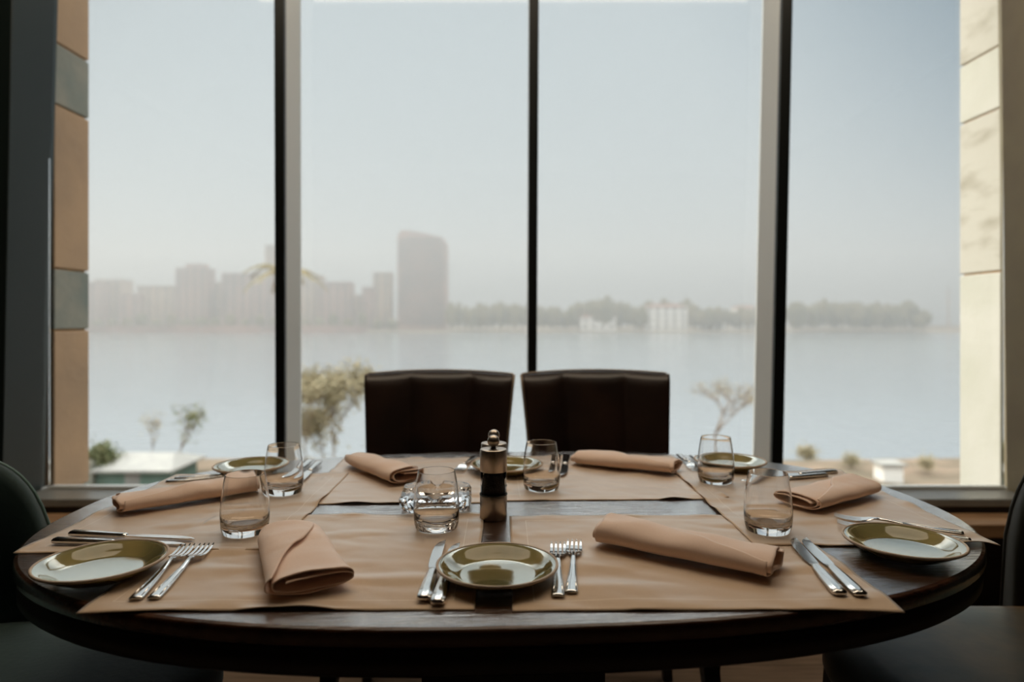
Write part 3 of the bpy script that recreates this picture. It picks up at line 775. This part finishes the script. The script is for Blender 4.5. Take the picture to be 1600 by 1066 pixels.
# far bridge and mast
b = bmesh.new(); box(b, X(1448,500), X(1600,500), 500, 510, WZ+2.0, WZ+3.4)
t = empty('bridge', (0, 0, 0)); tag(t, 'faint low bridge at the right end of the far bank', 'bridge'); obj('deck', b, M['conc_sand'], t)
for px in (1455, 1478, 1500, 1525, 1550): obj('pillar', bx(X(px,500)-1, X(px,500)+1, 502, 508, WZ-.5, WZ+2.0), M['conc_sand'], t)
b = bmesh.new(); xm = X(1482, 470)
tube(b, [(xm, 470, WZ), (xm, 470, pxz(448, 470))], [.6, .25], 8)
for k in range(5): tube(b, [(xm-2.5+k*.3, 470, pxz(456+k*6, 470)), (xm+2.5-k*.3, 470, pxz(456+k*6, 470))], .18, 6)
tag(obj('mast', b, M['conc_sand']), 'thin faint mast with crossbars above the bridge', 'mast')

# trees on the far bank
def crown_mesh(seed, squash=.8):
    bm = bmesh.new(); bmesh.ops.create_icosphere(bm, subdivisions=3, radius=1)
    for v in bm.verts:
        n = noise.noise(v.co*1.6+Vector((seed, 0, 0)))*.32 + noise.noise(v.co*4+Vector((0, seed, 0)))*.16
        v.co *= 1+n; v.co.z *= squash
    me = bpy.data.meshes.new('crown'); bm.to_mesh(me); bm.free(); me.materials.append(M['leaf_far'])
    return me
crowns = [crown_mesh(s*3.7) for s in range(5)]
tk = lathe(bmesh.new(), [(0,-1),(.16,-1),(.10,.3),(0,.35)], 8); tkm = bpy.data.meshes.new('trunk'); tk.to_mesh(tkm); tk.free(); tkm.materials.append(M['bark'])
def far_tree(px, ptop, d, r, label, group):
    t = empty('far_tree', (X(px, d), d, FZ-.4)); tag(t, label, 'tree', group)
    h = pxz(ptop, d) - FZ + .4
    c = bpy.data.objects.new('crown', random.choice(crowns)); link(c, t)
    rz = h*.52; c.scale = (r, r*.8, rz); c.location = (0, 0, h-rz*.82); c.rotation_euler = (0, 0, random.random()*6)
    k = bpy.data.objects.new('trunk', tkm); link(k, t); k.scale = (r*.9, r*.9, h*.45); k.location = (0, 0, h*.4)
random.seed(4)
for px in range(705, 830, 11): far_tree(px, 476+random.uniform(-4, 6), 425+random.uniform(-6, 15), random.uniform(3.2, 4.6), 'hazy tree on the far bank between the big tower and the middle mullion', 'far trees beside the tower')
for px in range(838, 1012, 11): far_tree(px, 476+7*sin(px*.045)+random.uniform(-5, 4), 428+random.uniform(-6, 22), random.uniform(3.5, 5.5), 'hazy tree on the far bank between the middle mullion and the large white house', 'far trees left of the white house')
for px in range(1014, 1195, 12): far_tree(px, (473 if px < 1095 else 483)+random.uniform(-5, 4), (452 if px < 1090 else 436)+random.uniform(-6, 8), random.uniform(3.5, 5.2), 'hazy tree on the far bank around the large white house', 'far trees around the white house')
for px in range(1244, 1446, 9): far_tree(px, (474 if px < 1425 else 488)+random.uniform(-6, 5), 415+random.uniform(-3, 14), random.uniform(3.8, 5.6), 'dark leafy tree of the dense grove across the river in the rightmost pane', 'far grove in the rightmost pane')
for px in range(130, 620, 23): far_tree(px, 496+random.uniform(-8, 4), 416+random.uniform(0, 6), random.uniform(2.8, 4.2), 'hazy small tree above the embankment wall on the far bank', 'far trees on the embankment')

# near trees and shrubs
def branchy(name, base, h, spread, seed, label, leafm=None, leaves=0, lsize=.08, lean=(0, 0), depth=4, rad=.05, kids=3, up=.5, low=2):
    random.seed(seed)
    t = empty(name, base); tag(t, label, 'tree' if 'tree' in name else 'shrub')
    b = bmesh.new(); tips = []
    def grow(p, d, ln, r, k):
        q = p + d*ln*.5 + Vector((random.uniform(-1,1), random.uniform(-1,1), 0))*ln*.06; e = q + d*ln*.5
        tube(b, [p, q, e], [r, r*.8, r*.62], 6)
        if k <= low: tips.extend([q, e, (q+e)/2])
        if k == 0: return
        for _ in range(kids):
            nd = (d + Vector((random.uniform(-1,1)*spread, random.uniform(-1,1)*spread, random.uniform(-.2, .7)*up))).normalized()
            grow(e, nd, ln*random.uniform(.62, .82), r*.6, k-1)
    grow(Vector((0, 0, -.1)), Vector((lean[0], lean[1], 1)).normalized(), h*.34, rad, depth)
    obj('branches', b, M['bark'], t, True)
    if leaves:
        lb = bmesh.new()
        for _ in range(leaves):
            c = random.choice(tips) + Vector([random.gauss(0, 1) for _ in range(3)])*lsize*2.2
            a = Vector([random.gauss(0, 1) for _ in range(3)]).normalized()*lsize; bb = a.orthogonal().normalized()*lsize*.5
            lb.faces.new([lb.verts.new(c-a), lb.verts.new(c+bb), lb.verts.new(c+a), lb.verts.new(c-bb)])
        tag(obj('foliage', lb, leafm, t), kind='stuff')
    return t
GB = WZ + .6
def gb(px, d): return (X(px, d), d, bank_z(X(px, d), d)-.05)
branchy('bare_tree', gb(1118, 34), 5.0, 1.25, 11, 'sparse dry tree on the near bank right of the chairs', M['leaf_dry'], 420, .06, depth=5, rad=.08, kids=3, up=.5)
branchy('leafy_tree', gb(520, 30), 5.4, .6, 5, 'tall yellowish leafy tree on the near bank left of the leather chairs', M['leaf_dry'], 2300, .11, depth=4, rad=.06, low=4)
branchy('leafy_tree', gb(478, 31), 5.0, .5, 8, 'yellowish leafy tree right behind the left mullion on the near bank', M['leaf_dry'], 1700, .10, depth=4, rad=.05, low=4)
branchy('young_tree', gb(268, 33), 3.6, .45, 21, 'thin young tree leaning right behind the green hut', M['leaf_green'], 260, .09, lean=(.45, 0), depth=3, rad=.05)
branchy('young_tree', gb(238, 35), 2.6, .35, 25, 'thinnest young tree left of the leaning one', M['leaf_dry'], 90, .08, depth=3, rad=.03)
branchy('shrub', gb(165, 30), 1.7, .8, 31, 'dark green shrub left of the hut by the stone pier', M['leaf_green'], 1500, .10, depth=3, rad=.04)
branchy('shrub', gb(600, 34), 1.8, .8, 36, 'low dry shrub on the near bank behind the left leather chair', M['leaf_dry'], 900, .09, depth=3, rad=.03)
branchy('shrub', gb(505, 33), 3.0, .7, 41, 'broad yellowish shrub under the tall leafy trees near the left mullion', M['leaf_dry'], 1600, .10, depth=4, rad=.04, low=4)
branchy('shrub', gb(1330, 33), .8, .9, 42, 'low dry shrub on the right bank, just left of the white kiosk', M['leaf_dry'], 400, .07, depth=3, rad=.02)
branchy('shrub', gb(1450, 32), .9, .9, 43, 'low dry shrub on the right bank, between kiosk and pale stone pier', M['leaf_dry'], 400, .07, depth=3, rad=.02)
branchy('shrub', gb(1262, 36), .8, .8, 37, 'low dry shrub on the bank just right of the right mullion', M['leaf_dry'], 500, .09, depth=3, rad=.03)

# palm behind the left mullion
random.seed(9)
pb_ = gb(444, 30); t = empty('palm_tree', pb_); tag(t, 'tall palm hidden behind the left mullion, fronds showing on both sides', 'tree')
hp = pxz(428, 30) - pb_[2]
b = bmesh.new(); tube(b, [(0,0,-.2),(.05,0,hp*.5),(0,0,hp)], [.16,.12,.10], 10); obj('trunk', b, M['bark'], t, True)
for k in range(14):
    a = 2*pi*k/14 + random.uniform(-.1, .1); ln = random.uniform(1.8, 2.4); el = random.uniform(.25, 1.15)
    b = bmesh.new(); spine = []
    for i in range(9):
        s = i/8; r = ln*s*cos(el*(1-s*.4)); z = hp + ln*(sin(el)*s - .75*s*s)
        spine.append(Vector((cos(a)*r, sin(a)*r, z)))
    tube(b, spine, [.02]*8+[.006], 5)
    sd_ = Vector((-sin(a), cos(a), 0))
    for i in range(1, 9):
        for sg in (-1, 1):
            for jj in (0, .5):
                p = spine[i-1].lerp(spine[i], jj+.25); fw = (spine[i]-spine[i-1]).normalized()
                tip = p + (sd_*sg*.8+fw*.5+Vector((0,0,-.35))).normalized()*.5*(1.1-i/12)
                b.faces.new([b.verts.new(p-fw*.05), b.verts.new(tip), b.verts.new(p+fw*.06)])
    obj('frond', b, M['leaf_dry'], t)

# hut on the near bank
M['hut_green'] = mat('mint_green_boards', (.14,.22,.18), .7, col2=(.17,.25,.21), scale=2)
M['hut_roof'] = mat('white_roof_sheet', (.36,.355,.33), .6, col2=(.30,.295,.28), scale=2)
hx, hy = X(232, 31), 31.0; hz = bank_z(hx, hy)
t = empty('hut', (hx, hy, hz)); tag(t, 'small mint green hut with a white roof on the near bank', 'hut')
wz = pxz(737, 29.4) - hz
obj('wall', bx(-2.15, 2.0, -1.6, 1.6, -.3, wz), M['hut_green'], t)
rf = loft(bmesh.new(), [[(-2.5,-2,wz),(2.35,-2,wz),(2.35,2,wz),(-2.5,2,wz)], [(-2.5,-2,wz+.1),(2.35,-2,wz+.1),(2.35,2,wz+.1),(-2.5,2,wz+.1)], [(-1.4,-.1,wz+.62),(1.5,-.1,wz+.62),(1.5,.1,wz+.62),(-1.4,.1,wz+.62)]])
obj('roof', rf, M['hut_roof'], t); t.scale = (.82, .82, .93)
obj('door', bx(-.4, .4, -1.63, -1.58, -.2, min(wz-.1, 1.7)), M['hut_roof'], t)
for i_, px in enumerate((132, 142)):
    g = gb(px, 29.5); o = obj('gate_post', bx(-.13, .13, -.13, .13, 0, pxz(716+4*i_, 29.5)-g[2], bev=.02), M['stone_grey'], None, False, g)
    tag(o, ['grey green post on the bank, touching the left stone pier', 'grey green post on the bank, the one nearer the hut'][i_], 'post', 'posts on the near bank')
g = gb(1388, 30.5); t = empty('white_kiosk', g); tag(t, 'small white box kiosk on the bank in the rightmost pane', 'kiosk')
hk = pxz(722, 30.5)-g[2]
obj('wall', bx(-.45, .45, -.4, .4, -.1, hk-.12), M['conc_white'], t); obj('roof', bx(-.58, .58, -.5, .5, hk-.12, hk), M['hut_roof'], t)
# the haze over the river
hm = bpy.data.materials.new('river_haze'); hm.use_nodes = True; nt = hm.node_tree; nt.nodes.remove(nt.nodes['Principled BSDF'])
vs = nt.nodes.new('ShaderNodeVolumeScatter'); vs.inputs['Color'].default_value = (.66,.70,.735,1); vs.inputs['Density'].default_value = .0030; vs.inputs['Anisotropy'].default_value = .3
va = nt.nodes.new('ShaderNodeVolumeAbsorption'); va.inputs['Color'].default_value = (0,0,0,1); va.inputs['Density'].default_value = .00052
ad = nt.nodes.new('ShaderNodeAddShader'); nt.links.new(vs.outputs[0], ad.inputs[0]); nt.links.new(va.outputs[0], ad.inputs[1])
nt.links.new(ad.outputs[0], nt.nodes['Material Output'].inputs['Volume'])
tag(obj('haze', bx(-690, 690, 60, 700, WZ+.4, 72), hm), 'pale haze over the river and far bank', 'haze', kind='stuff')
